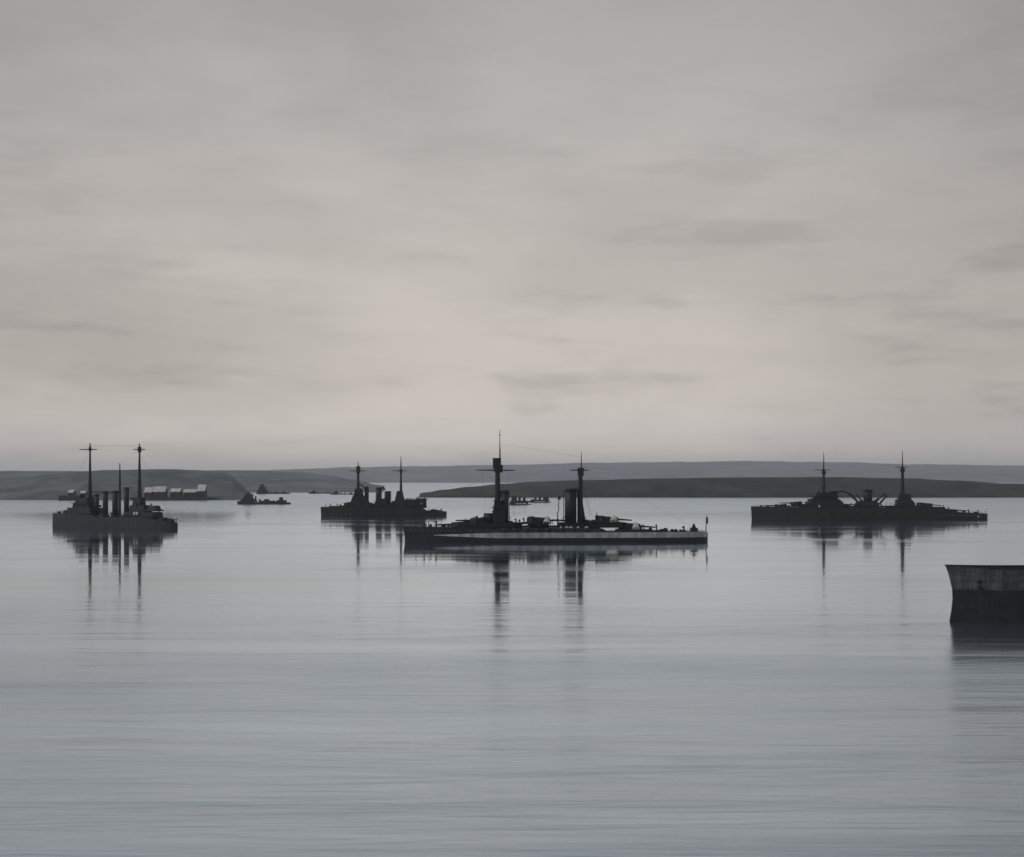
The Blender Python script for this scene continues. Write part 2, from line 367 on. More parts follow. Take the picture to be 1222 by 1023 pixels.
def portholes(ship, xs, z, parent, r=0.28, mat=None, name='porthole'):
    mb = MB()
    for x in xs:
        b_ = ship.hb(x)
        mb.tube((x, -(b_ - 0.6), z), (x, -(b_ + 0.14), z), r, r, 8)
    return mb.build(name, mat or M['port'], parent)
def turret(ship, x, z, size, h, fwd=-1, barrel=12.0, lift=0.04, cover=None, barb=2.0, y=0.0):
    """gun house with sloped face and two barrels; fwd -1 points to the bow"""
    t = MB().oval(x, y, z - barb, z, size * 0.42, size * 0.42, 1.0).build('barbette', M['dark'], ship.root)
    a, w_ = size / 2, size * 0.42
    pts = [(x + fwd * a, y - w_ * 0.62), (x + fwd * a, y + w_ * 0.62), (x + fwd * a * 0.35, y + w_), (x - fwd * a * 0.7, y + w_ * 0.95), (x - fwd * a, y + w_ * 0.6), (x - fwd * a, y - w_ * 0.6), (x - fwd * a * 0.7, y - w_ * 0.95), (x + fwd * a * 0.35, y - w_)]
    mb = MB().prism(pts, z, z + h, 0.88, -fwd * 0.05)
    mb.box(x - fwd * a * 0.55 - 0.9, x - fwd * a * 0.55 + 0.9, y - w_ * 1.05, y + w_ * 1.05, z + h * 0.78, z + h * 1.15)
    tr = mb.build('turret', M['dark'], ship.root)
    for sg in (-1, 1):
        yy = y + sg * w_ * 0.38
        p0 = (x + fwd * a * 0.7, yy, z + h * 0.5); p1 = (x + fwd * (a + barrel), yy, z + h * 0.5 + lift * barrel)
        MB().tube(p0, p1, 0.55, 0.33, 10).build('gun_barrel', M['dark'], tr)
    if cover:
        c = MB(); 
        cx, cw, ch = cover
        c.oval(x + cx, y - w_ * 1.02, z - 0.2, z + ch, cw, 0.9, 0.55); c.oval(x + cx * 1.0, y - w_ * 0.5, z + h * 0.55, z + h * 1.18, cw * 0.8, w_ * 0.5, 0.5)
        c.build('canvas_cover', M['canvas'], tr)
    return tr
def mast(ship, x, z0, pts, name, yards=(), tops=(), yaw=0.75, y=0.0, legs=None, stays=None):
    """pts: (z, radius) up the pole; yards: (z, reach left, reach right); tops: (x0,x1,z0,z1)"""
    mb = MB()
    for (za, ra), (zb, rb) in zip(pts, pts[1:]): mb.tube((x, y, za), (x, y, zb), ra, rb, 12)
    m = mb.build(name, M['dark'], ship.root)
    for (z, l, r_) in yards:
        c_, s_ = math.cos(yaw), math.sin(yaw)
        yb = MB().tube((x, y, z), (x - l * c_ / c_, y - l * s_, z), 0.46, 0.26, 8).tube((x, y, z), (x + r_, y + r_ * s_, z), 0.46, 0.26, 8)
        yb.build('yard', M['dark'], m)
    for (a, b_, za, zb) in tops:
        tb = MB().box(a, b_, y - (b_ - a) * 0.5, y + (b_ - a) * 0.5, za, zb, 1.06)
        tb.box(a - 0.25, b_ + 0.25, y - (b_ - a) * 0.55, y + (b_ - a) * 0.55, zb, zb + 0.3)
        tb.build('spotting_top', M['dark'], m)
    if legs:
        lb = MB()
        for (lx, ly, lz) in legs: lb.tube((x + lx, y + ly, z0), (x, y, lz), 0.55, 0.4, 10)
        lb.build('mast_leg', M['dark'], m)
    if stays:
        sb = MB()
        for (a, b_) in stays: sb.tube(a, b_, 0.07, 0.07, 5)
        sb.build('rigging', M['dark'], m)
    return m
def funnel(ship, x, z0, z1, rx, ry, lean=0.0, cap=True):
    f = MB().oval(x, 0, z0, z1, rx, ry, 0.96, lean).build('funnel', M['dark'], ship.root)
    if cap:
        c = MB().oval(x + lean, 0, z1 - 1.3, z1 + 0.25, rx * 1.08, ry * 1.08, 1.0); c.oval(x + lean * 0.5, 0, (z0 + z1) / 2, (z0 + z1) / 2 + 0.4, rx * 1.04, ry * 1.04)
        c.build('funnel_cap', M['dark'], f)
        p = MB().tube((x - rx * 1.1, ry * 0.5, z0), (x - rx * 1.1 + lean, ry * 0.5, z1 - 0.8), 0.22, 0.22, 6).tube((x + rx * 1.1, -ry * 0.5, z0), (x + rx * 1.1 + lean, -ry * 0.5, z1 - 0.8), 0.22, 0.22, 6)
        p.build('steam_pipe', M['dark'], f)
    return f
def boat(ship, x, y, z, ln, mat=None):
    mb = MB(); rings = []
    for i in range(11):
        t = i / 10; b_ = ln * 0.13 * (1 - abs(2 * t - 1) ** 2.6) + 0.03; xx = x - ln / 2 + ln * t; sh = 0.35 * (2 * t - 1) ** 2
        rings += [(xx, y - b_, z + ln * 0.1 + sh), (xx, y - b_ * 0.75, z + ln * 0.04), (xx, y, z), (xx, y + b_ * 0.75, z + ln * 0.04), (xx, y + b_, z + ln * 0.1 + sh)]
    fs = [[i * 5 + j, (i + 1) * 5 + j, (i + 1) * 5 + j + 1, i * 5 + j + 1] for i in range(10) for j in range(4)] + [[i * 5 + 4, (i + 1) * 5 + 4, (i + 1) * 5, i * 5] for i in range(10)]
    mb.add(rings, fs, False); return mb.build('ship_boat', mat or M['dark'], ship.root)
def house(ship, x0, x1, w_, z0, z1, name, k=0.97, rail=True):
    mb = MB().box(x0, x1, -w_ / 2, w_ / 2, z0, z1, k)
    mb.box(x0 - 0.5, x1 + 0.5, -w_ / 2 - 0.5, w_ / 2 + 0.5, z1, z1 + 0.22)
    o = mb.build(name, M['dark'], ship.root)
    if rail:
        rb = MB(); n = max(2, int((x1 - x0) / 2.5))
        for sg in (-1, 1):
            for i in range(n + 1): rb.tube((x0 + (x1 - x0) * i / n, sg * w_ / 2, z1 + 0.2), (x0 + (x1 - x0) * i / n, sg * w_ / 2, z1 + 1.3), 0.07, 0.07, 5)
            rb.tube((x0, sg * w_ / 2, z1 + 1.3), (x1, sg * w_ / 2, z1 + 1.3), 0.07, 0.07, 5)
        rb.build('railing', M['dark'], o)
    return o
def deck_rail(ship, xa, xb, n):
    rb = MB()
    for sg in (-1, 1):
        last = None
        for i in range(n + 1):
            x = xa + (xb - xa) * i / n; y = sg * ship.hb(x) * 0.97; z = ship.dz(x)
            rb.tube((x, y, z - 0.1), (x, y, z + 1.1), 0.07, 0.07, 5)
            if last:
                rb.tube(last, (x, y, z + 1.1), 0.05, 0.05, 5)
            last = (x, y, z + 1.1)
    rb.build('railing', M['dark'], ship.root)
def crane(ship, x, y, z, pts, r=0.3):
    mb = MB().tube((x, y, z), (x + pts[0][0], y + pts[0][1], z + pts[0][2]), r * 1.3, r)
    for a, b_ in zip(pts, pts[1:]): mb.tube((x + a[0], y + a[1], z + a[2]), (x + b_[0], y + b_[1], z + b_[2]), r, r * 0.85)
    return mb.build('boat_crane', M['dark'], ship.root)
def casemates(ship, xs, z):
    for x in xs:
        b_ = ship.hb(x)
        c = MB().oval(x, -b_ + 0.3, z - 1.2, z + 1.2, 1.6, 1.3).oval(x, b_ - 0.3, z - 1.2, z + 1.2, 1.6, 1.3).build('casemate', M['dark'], ship.root)
        MB().tube((x - 0.6, -b_ - 0.4, z), (x - 3.6, -b_ - 2.6, z + 0.2), 0.22, 0.15, 8).tube((x - 0.6, b_ + 0.4, z), (x - 3.6, b_ + 2.6, z + 0.2), 0.22, 0.15, 8).build('gun_barrel', M['dark'], c)
def anchor_chain(ship, x, z):
    MB().path([(x, -1.0, z), (x - 1.0, -1.6, z * 0.45), (x - 2.4, -2.2, -0.5)], 0.13, 6).build('anchor_chain', M['dark'], ship.root)

def shrouds(ship, x, z0, zt, half, spread=5.0, r=0.06):
    for sg in (-1, 1):
        for d in (-1, 0.2, 1): MB().tube((x, 0, zt), (x + d * spread, sg * half, z0), r, r, 5).build('rigging', M['dark'], ship.root)
def clutter(ship, px0, px1, rows, n, seed, half=5.0, skip=()):
    """ventilators, davits, lockers and reels standing about the upper works; rows: (px, row of the surface they stand on)"""
    rn = random.Random(seed)
    for i in range(n):
        px = px0 + (px1 - px0) * (i + rn.uniform(0.1, 0.9)) / n
        if any(a <= px <= b_ for a, b_ in skip): continue
        x = ship.X(px); z = ship.Z(interp(rows, px), x) - 0.15; y = rn.uniform(-half, half); k = rn.random()
        if k < 0.34:
            h_ = rn.uniform(1.6, 3.2); r = rn.uniform(0.35, 0.6)
            MB().tube((x, y, z), (x, y, z + h_), r, r * 0.9, 8).tube((x, y, z + h_ - 0.1), (x - 0.5, y - 0.2, z + h_ + r * 1.5), r, r * 1.7, 8).build('ventilator', M['dark'], ship.root)
        elif k < 0.58:
            h_ = rn.uniform(2.4, 3.6)
            MB().path([(x, y, z), (x, y, z + h_ * 0.7), (x + 0.4, y - 0.7, z + h_), (x + 0.6, y - 1.8, z + h_)], 0.2, 6).build('davit', M['dark'], ship.root)
        elif k < 0.8:
            MB().box(x - rn.uniform(1.0, 2.2), x + rn.uniform(1.0, 2.2), y - 1, y + 1, z, z + rn.uniform(1.0, 2.0), 0.95).build('deck_locker', M['dark'], ship.root)
        else:
            MB().tube((x, y - 1, z + 0.9), (x, y + 1, z + 0.9), 0.9, 0.9, 10).box(x - 0.9, x + 0.9, y - 0.5, y + 0.5, z, z + 0.8).build('cable_reel', M['dark'], ship.root)
# ---- the large battleship in the middle
def main_battleship():
    S = Ship('battleship', 'large battleship in the middle with tall masts and a pale belt along its hull', 'battleship', 645.5, 481, 844, R(4))
    X = S.X; Z = lambda py, px=662: S.Z(py, X(px)); rt = S.root
    fd, qd = Z(629.5), Z(635.6)
    h = hull(S, [(S.x0, Z(628.2, 481)), (X(560), fd), (X(716), fd - 0.3), (X(722), qd + 0.6), (S.x1, qd)], 28.0, M['hull'], 1.2, flare=0.35)
    b = strip(S, X(518), X(842), Z(641.0), Z(634.6), M['belt'], 'armour_belt', 0.35, taper=0.22)
    portholes(S, [X(490 + i * 5.2) for i in range(12)] + [X(560 + i * 4.2) for i in range(37)], Z(632.8), h, 0.32)
    casemates(S, [X(p) for p in (600, 613, 626, 639, 652, 667, 682, 697)], Z(631.8))
    deck_rail(S, X(486), X(712), 70); deck_rail(S, X(724), X(840), 36)
    # forecastle fittings
    MB().prism([(X(512), -2), (X(516), -2), (X(516), 2), (X(512), 2)], fd - 0.1, fd + 2.3, 0.5).oval(X(505), 2, fd - 0.1, fd + 1.1, 0.9, 0.9).oval(X(505), -2, fd - 0.1, fd + 1.1, 0.9, 0.9).build('capstan', M['dark'], rt)
    MB().tube((X(484), 0, fd), (X(482.5), 0, fd + 5), 0.12, 0.08).build('jack_staff', M['dark'], rt)
    anchor_chain(S, X(486), Z(632))
    # guns
    turret(S, X(549), fd + 0.5, 11.5, 2.9, -1, 8.5, -0.02)
    MB().box(X(552), X(612), -10, 10, fd - 0.1, fd + 2.6).build('deckhouse', M['dark'], rt)
    turret(S, X(571), fd + 2.7, 11.0, 3.1, -1, 8.0, -0.01)
    turret(S, X(643), fd + 2.4, 14.5, 3.6, 1, 9.5, 0.0, (4.2, 2.6, 2.6), 2.4)
    house(S, X(699), X(741), 15, fd - 0.1, fd + 2.9, 'aft_deckhouse')
    MB().box(X(736), X(768), -9, 9, qd - 0.1, qd + 1.9, 0.97).box(X(765), X(790), -6, 6, qd - 0.1, qd + 1.1, 0.97).build('quarterdeck_house', M['dark'], rt)
    turret(S, X(725), fd + 3.4, 12.5, 3.0, 1, 8.0, -0.1, (3.0, 2.6, 3.2))
    turret(S, X(752), qd + 2.0, 13.0, 3.4, 1, 9.0, -0.08, (2.6, 2.6, 3.0))
    # bridge and conning tower
    MB().oval(X(584), 0, fd + 2.5, Z(612.5), 3.6, 3.8, 0.95).build('conning_tower', M['dark'], rt)
    br = MB().box(X(588), X(603), -6, 6, fd + 2.5, Z(609)).box(X(589), X(602), -4.6, 4.6, Z(609), Z(603)).box(X(587.5), X(600), -7.5, 7.5, Z(606.4), Z(605.6)).box(X(590), X(599), -3, 3, Z(603), Z(598)).box(X(588.6), X(601), -5, 5, Z(598), Z(597.4))
    br.build('bridge', M['dark'], rt)
    zt = lambda p: Z(p, 595)
    fm = mast(S, X(593.8), fd + 2.5, [(fd + 2.5, 2.6), (zt(604), 2.3), (zt(592), 1.7), (zt(562), 1.4)], 'foremast', [(zt(561.3), 13.0, 10.5)], [(X(588.4), X(597.4), zt(560), zt(547.4)), (X(590.2), X(599.6), zt(564), zt(555.5))])
    MB().tube((X(597), 0, zt(563)), (X(596.6), 0, zt(540)), 0.5, 0.3).tube((X(596.6), 0, zt(540)), (X(596.4), 0, zt(513.5)), 0.3, 0.16).tube((X(594.6), -0.8, zt(519.5)), (X(598.4), 0.8, zt(519.5)), 0.14, 0.14).build('topmast', M['dark'], fm)
    funnel(S, X(602.4), fd + 2.4, Z(585.5), 2.25, 3.4)
    # midships
    house(S, X(608), X(622), 14, fd - 0.1, fd + 1.8, 'midships_deckhouse')
    for px, yy, zz, ln in ((613, -8, fd + 2.0, 9), (617, -4.5, fd + 2.1, 11), (622, -9, fd + 0.6, 8), (660, -9, fd + 0.5, 9), (705, -8, fd + 3.2, 8)):
        boat(S, X(px), yy, zz, ln)
    crane(S, X(664), -7, fd, [(0, 0, 8.5), (0.8, 0, 11.2), (0.4, 0, 13.2), (1.0, 0, 17.5)], 0.28)
    MB().oval(X(664) + 0.9, -7, fd + 16.6, fd + 18.6, 1.0, 0.8, 0.7).build('searchlight', M['dark'], rt)
    house(S, X(667), X(698), 13, fd - 0.1, fd + 2.6, 'boat_deck')
    funnel(S, X(681), fd + 2.4, Z(583.4), 3.55, 4.4)
    zm = lambda p: Z(p, 693)
    mm = mast(S, X(692.6), fd + 2.4, [(fd + 2.4, 1.75), (zm(600), 1.5), (zm(564), 1.25)], 'mainmast', [(zm(561.3), 6.5, 5.0)], [(X(689.6), X(696.2), zm(568), zm(559))])
    MB().tube((X(693.6), 0, zm(560)), (X(693.8), 0, zm(539.5)), 0.42, 0.16).build('topmast', M['dark'], mm)
    MB().tube((X(694), 0, zm(600)), (X(697.5), 0, fd + 2.4), 0.8, 0.9).build('mast_brace', M['dark'], mm)
    MB().box(X(707), X(716), -4, 4, fd + 2.8, fd + 4.4).box(X(710.5), X(713.2), -1.5, 1.5, fd + 4.4, Z(615.5)).tube((X(712), 0, Z(615.5)), (X(712), 0, Z(612)), 0.3, 0.2).build('aft_control_tower', M['dark'], rt)
    # pale canvas over boats and ventilators along the deck edge
    for px, a in ((674, 1.5), (679, 1.1), (687, 0.9), (697, 1.3), (667, 0.8)):
        MB().oval(X(px), -12.6, fd + 0.0, fd + 1.0, a, 0.9, 0.55).build('canvas_bundle', M['canvas'], rt)
    # quarterdeck
    MB().box(X(768), X(778), -3, 3, qd - 0.1, qd + 1.7).box(X(782), X(787), -3, 3, qd - 0.1, qd + 1.3).oval(X(795), -3, qd - 0.1, qd + 1.5, 0.6, 0.6).oval(X(806), 2, qd - 0.1, qd + 1.4, 0.7, 0.7).box(X(812), X(818), -2, 2, qd - 0.1, qd + 1.2).build('hatch_coaming', M['dark'], rt)
    MB().prism([(X(824), -3), (X(832), -3), (X(832), 3), (X(824), 3)], qd - 0.1, Z(630, 828), 0.9).prism([(X(826), -1.6), (X(830), -1.6), (X(830), 1.6), (X(826), 1.6)], Z(630, 828), Z(625, 828), 0.35).build('companion_hatch', M['dark'], rt)
    es = MB().tube((X(842.5), 0, qd - 0.1), (X(843), 0, Z(614, 843)), 0.32, 0.16).build('ensign_staff', M['dark'], rt)
    MB().prism([(X(842.9), -0.2), (X(845), -0.35), (X(845.3), 0.3), (X(843), 0.2)], Z(625, 843), Z(617.5, 843), 0.8).build('furled_ensign', M['dark'], es)
    shrouds(S, X(693), fd + 2.4, zm(566), 6.5, 7); shrouds(S, X(596.5), zt(555), zt(524), 3.5, 0.6, 0.05)
    MB().tube((X(574), -4, zt(561.3)), (X(581), -9, fd + 2.6), 0.05).tube((X(607), 5, zt(561.3)), (X(609), 9, fd + 2.6), 0.05).build('signal_halyard', M['dark'], rt)
    # wires
    sb = MB()
    for a, b_ in (((X(596.5), 0, zt(530)), (X(693.8), 0, zm(545))), ((X(594), 0, zt(558)), (X(486), 0, fd)), ((X(693.8), 0, zm(556)), (X(838), 0, qd)), ((X(594), 0, zt(563)), (X(579), -9, fd)), ((X(594), 0, zt(563)), (X(612), -9, fd))):
        sb.tube(a, b_, 0.04, 0.04, 5)
    sb.build('rigging', M['dark'], rt)
    clutter(S, 494, 540, [(494, 628.6), (540, 628.9)], 6, 3, 5)
    clutter(S, 553, 612, [(553, 623.7), (612, 623.7)], 12, 4, 7, [(586, 605)])
    clutter(S, 606, 668, [(606, 625.5), (668, 626)], 15, 5, 9)
    clutter(S, 668, 740, [(668, 623.2), (740, 623.2)], 16, 6, 6, [(674, 698)])
    clutter(S, 738, 822, [(738, 631.5), (765, 632), (790, 634), (822, 635.4)], 14, 8, 5, [(745, 760)])
main_battleship()

# ---- the long battlecruiser on the right
def right_battlecruiser():
    S = Ship('battlecruiser', 'long dark battlecruiser with curved boat cranes, lying before the right headland', 'battlecruiser', 619.5, 896, 1178, R(-3))
    X = S.X; Z = lambda py, px=1037: S.Z(py, X(px)); rt = S.root
    z1, z2 = Z(605.2), Z(612.6)
    h = hull(S, [(S.x0, Z(604.3, 896)), (X(950), z1), (X(1096), z1 - 0.6), (X(1126), Z(608.6, 1120)), (X(1130), Z(610.5, 1130)), (S.x1, Z(613, 1178))], 30, M['hull'], 0.8, flare=0.3)
    portholes(S, [X(1110 + i * 4.4) for i in range(14)], Z(614.6, 1140), h, 0.4)
    MB().tube((X(1164), -S.hb(X(1164)) + 0.5, Z(616.5, 1164)), (X(1164), -S.hb(X(1164)) - 0.5, Z(616.5, 1164)), 0.75, 0.75).build('canvas_bundle', M['canvas'], h)
    casemates(S, [X(p) for p in (972, 988, 1004, 1020, 1036, 1052, 1068)], Z(611))
    deck_rail(S, X(900), X(1092), 60); deck_rail(S, X(1128), X(1174), 20)
    turret(S, X(932), z1 + 0.2, 11, 2.2, -1, 10, 0.0)
    turret(S, X(950), z1 + 2.4, 11, 2.4, -1, 10, 0.01)
    # stepped forward structure
    MB().box(X(955), X(1012), -10, 10, z1 - 0.1, Z(601.5)).build('deckhouse', M['dark'], rt)
    MB().prism([(X(962), -7), (X(1006), -7), (X(1006), 7), (X(962), 7)], Z(601.5), Z(596), 0.78).prism([(X(968), -5.5), (X(998), -5.5), (X(998), 5.5), (X(968), 5.5)], Z(596), Z(590.5), 0.72).box(X(975), X(992), -4, 4, Z(590.5), Z(587.5)).box(X(972), X(994), -8, 8, Z(592.2), Z(591.6)).build('bridge', M['dark'], rt)
    zf = lambda p: Z(p, 983)
    fm = mast(S, X(983), Z(590), [(Z(590), 2.0), (zf(578), 1.3), (zf(560), 1.0)], 'foremast', [(zf(561), 9.5, 7.2)], [(X(981), X(985.4), zf(566), zf(562.5))])
    MB().tube((X(983), 0, zf(560)), (X(983), 0, zf(540)), 0.65, 0.22).build('topmast', M['dark'], fm)
    MB().path([(X(981), 0, zf(580)), (X(969), -6, Z(596))], 0.4).path([(X(985), 0, zf(580)), (X(996), -6, Z(594))], 0.4).build('mast_leg', M['dark'], fm)
    funnel(S, X(996), Z(601.5), Z(586.2), 3.2, 3.6, -0.4)
    # gooseneck cranes
    def goose(px0, py0, pts, y):
        base = (X(px0), y, Z(py0))
        MB().path([base] + [(X(a), y, Z(b_)) for a, b_ in pts], 0.85, 8).build('boat_crane', M['dark'], rt)
    goose(1022.5, 604.5, [(1020, 597), (1015, 591.5), (1007, 587.2), (998, 585.8)], -9)
    goose(1045, 605, [(1050, 598), (1056, 591)], -9)
    goose(1029, 602, [(1024, 598), (1018, 593)], 6); goose(1040, 602, [(1045, 598.5), (1050, 595)], 6)
    # middle group
    MB().box(X(1021), X(1050), -9, 9, z1 - 0.1, Z(603)).prism([(X(1018), -7), (X(1052), -7), (X(1052), 7), (X(1018), 7)], Z(603), Z(597.5), 0.5).build('boat_deck', M['dark'], rt)
    MB().path([(X(1020), -4, Z(590)), (X(1030), -4, Z(600.5)), (X(1041), -4, Z(605))], 0.7).path([(X(1055), -5, Z(588.5)), (X(1044), -5, Z(599)), (X(1036), -5, Z(604))], 0.7).build('cargo_boom', M['dark'], rt)
    funnel(S, X(1035.6), Z(602), Z(584.5), 4.0, 4.4)
    MB().tube((X(1034.8), 0, Z(585.5)), (X(1034.8), 0, Z(579)), 0.5, 0.25).build('steam_pipe', M['dark'], rt)
    for px, yy, ln in ((1014, -10, 12), (1056, -10, 11), (1063, -6, 10), (1047, -11, 9)): boat(S, X(px), yy, z1 + 0.2, ln)
    MB().oval(X(1047.5), -10.6, z1 + 0.8, z1 + 2.0, 1.2, 0.8, 0.6).build('canvas_bundle', M['canvas'], rt)
    MB().oval(X(975.5), -10.4, z1 - 0.2, z1 + 1.8, 1.1, 0.8, 0.6).build('canvas_bundle', M['canvas'], rt)  # pale piece standing in for a bright gap in the structure
    # after structure
    MB().box(X(1058), X(1098), -8, 8, z1 - 0.6, Z(603.6)).prism([(X(1068), -5), (X(1091), -5), (X(1091), 5), (X(1068), 5)], Z(603.6), Z(598), 0.85).box(X(1071), X(1087), -4, 4, Z(598), Z(589.5), 0.85).build('aft_deckhouse', M['dark'], rt)
    zm = lambda p: Z(p, 1077)
    mm = mast(S, X(1077), Z(592), [(Z(592), 2.4), (zm(580), 1.7), (zm(558), 1.2)], 'mainmast', [(zm(557.6), 8.0, 5.5)], [(X(1074.6), X(1079.4), zm(563.5), zm(559.5))])
    MB().tube((X(1077), 0, zm(558)), (X(1076.8), 0, zm(537.5)), 0.65, 0.22).build('topmast', M['dark'], mm)
    turret(S, X(1103), Z(604.5, 1104), 14, 3.2, 1, 8, -0.1)
    MB().box(X(1096), X(1126), -8, 8, Z(609, 1110) - 0.5, Z(605, 1110), 0.96).build('aft_deckhouse', M['dark'], rt)
    turret(S, X(1134), Z(611, 1134), 11, 2.6, 1, 9, -0.01, barb=1.6)
    MB().tube((X(1176), 0, Z(613, 1176)), (X(1177), 0, Z(606.5, 1177)), 0.2, 0.12).build('ensign_staff', M['dark'], rt)
    sb = MB()
    for a, b_ in (((X(983), 0, zf(548)), (X(1077), 0, zm(548))), ((X(983), 0, zf(562)), (X(900), 0, z1)), ((X(1077), 0, zm(560)), (X(1172), 0, z2))): sb.tube(a, b_, 0.04, 0.04, 5)
    sb.build('rigging', M['dark'], rt)
    clutter(S, 905, 958, [(905, 604.8), (958, 604.8)], 7, 11, 6)
    clutter(S, 960, 1008, [(960, 601), (970, 596), (984, 590), (995, 595), (1008, 601)], 10, 12, 4)
    clutter(S, 1005, 1068, [(1005, 604.5), (1022, 602), (1036, 598), (1050, 602), (1068, 604)], 14, 13, 7)
    clutter(S, 1070, 1172, [(1070, 598), (1092, 602), (1100, 604.5), (1125, 607), (1135, 610.5), (1172, 612.5)], 16, 14, 6)
right_battlecruiser()

# ---- four-funnelled cruiser on the left, seen on the quarter
def left_cruiser():
    S = Ship('cruiser', 'dark cruiser with four slim funnels and two tall masts, farthest left', 'cruiser', 629, 63, 211, R(-34))
    S.root.rotation_euler.z = S.ang
    X = S.X
    def Z(py, px): return S.Z(py, X(px))
    # the bow lies nearer than the stern
    rt = S.root
    h = hull(S, [(S.x0, Z(612.6, 63)), (X(92), Z(613, 92)), (X(118), Z(614.5, 118)), (X(122), Z(617, 122)), (X(180), Z(617, 180)), (X(184), Z(619, 184)), (S.x1, Z(624.5, 211))], 15, M['hull'], -0.5, flare=0.3)
    portholes(S, [X(68 + i * 5) for i in range(24)], Z(622, 130), h, 0.22, M['dark'])
    dz = S.dz
    deck_rail(S, X(66), X(116), 22); deck_rail(S, X(124), X(206), 40)
    def gun(px, fwd, z=None):
        x = X(px); z = dz(x) if z is None else z
        g = MB().prism([(x - 2, -1.9), (x + 2, -1.9), (x + 2, 1.9), (x - 2, 1.9)], z - 0.1, z + 2.4, 0.8).build('gun_shield', M['dark'], rt)
        MB().tube((x, 0, z + 1.5), (x + fwd * 7, 0, z + 2.0), 0.3, 0.2, 8).build('gun_barrel', M['dark'], g)
    gun(79, -1); gun(86, -1); gun(196, 1); gun(204, 1)
    zb = dz(X(96))
    MB().box(X(87), X(116), -6.5, 6.5, zb - 0.1, Z(606, 100), 0.95).box(X(92), X(112), -5, 5, Z(606, 100), Z(600, 100), 0.92).box(X(94), X(109), -4, 4, Z(600, 100), Z(594, 100), 0.9).box(X(91), X(111), -7, 7, Z(600.6, 100), Z(600, 100)).oval(X(98), 0, Z(594, 98), Z(590, 98), 1.8, 2.2).build('bridge', M['dark'], rt)
    z = lambda p: Z(p, 107)
    fm = mast(S, X(107.5), z(606), [(z(606), 1.9), (z(585), 1.5), (z(565), 1.0), (z(534), 0.6), (z(529), 0.4)], 'foremast', [(z(536.6), 7.4, 5.0)], [(X(106.6), X(108.4), z(538.5), z(534.5))], yaw=0.6)
    for px, top, r in ((115.4, 590, 1.5), (125.8, 586.5, 1.7), (137.6, 586, 1.9), (151, 582, 1.6)):
        funnel(S, X(px), Z(617, px), Z(top, px), r * 1.25, r * 1.25)
    MB().tube((X(143), 0, Z(617, 143)), (X(143), 0, Z(572, 143)), 1.0, 0.75).tube((X(143), 0, Z(572, 143)), (X(143), 0, Z(553, 143)), 0.75, 0.3).build('signal_pole', M['dark'], rt)
    MB().path([(X(109), 0, z(587)), (X(141), 0, Z(588.5, 141))], 0.45).build('flying_bridge', M['dark'], rt)
    zz = lambda p: Z(p, 166)
    mm = mast(S, X(166.5), zz(612), [(zz(617), 2.0), (zz(590), 1.6), (zz(565), 1.05), (zz(529.5), 0.4)], 'mainmast', [(zz(536.6), 4.2, 3.8)], [(X(165.3), X(167.7), zz(540), zz(534))], yaw=0.6)
    MB().box(X(153), X(189), -5, 5, dz(X(160)) - 0.1, Z(611, 170), 0.97).box(X(158), X(177), -4, 4, Z(611, 170), Z(603, 168), 0.9).box(X(161), X(171), -3, 3, Z(603, 166), Z(594, 166), 0.85).build('aft_deckhouse', M['dark'], rt)
    MB().box(X(174), X(190), -5, 5, Z(610, 183), Z(608.4, 183)).prism([(X(179), -3), (X(189), -3), (X(189), 3), (X(179), 3)], Z(608.4, 184), Z(603.5, 184), 0.75).build('gun_platform', M['dark'], rt)
    for px, yy in ((120, -6), (133, -6), (147, -6), (157, -6.2)): boat(S, X(px), yy, Z(616.5, px), 8)
    for px in (167.4, 170.6):
        MB().oval(X(px), -5.6, Z(614.5, px), Z(611, px), 1.2, 0.7, 0.7).build('canvas_bundle', M['canvas'], rt)
    MB().tube((X(210), 0, Z(624.5, 210)), (X(211.5), 0, Z(618.5, 211)), 0.2, 0.15).build('ensign_staff', M['dark'], rt)
    sb = MB()
    for a, b_ in (((X(107.5), 0, z(532)), (X(166.5), 0, zz(532))), ((X(107.5), 0, z(540)), (X(66), 0, Z(612, 66))), ((X(166.5), 0, zz(540)), (X(206), 0, Z(623, 206)))): sb.tube(a, b_, 0.055, 0.055, 5)
    sb.build('rigging', M['dark'], rt)
    clutter(S, 68, 92, [(68, 612.8), (92, 612.8)], 4, 21, 3)
    clutter(S, 92, 116, [(92, 606), (98, 600), (108, 600), (116, 606)], 6, 22, 4)
    clutter(S, 118, 160, [(118, 617), (160, 617)], 7, 23, 5)
    clutter(S, 158, 208, [(158, 610), (163, 603.5), (176, 604), (184, 608), (190, 618), (208, 623.5)], 10, 24, 4)
left_cruiser()

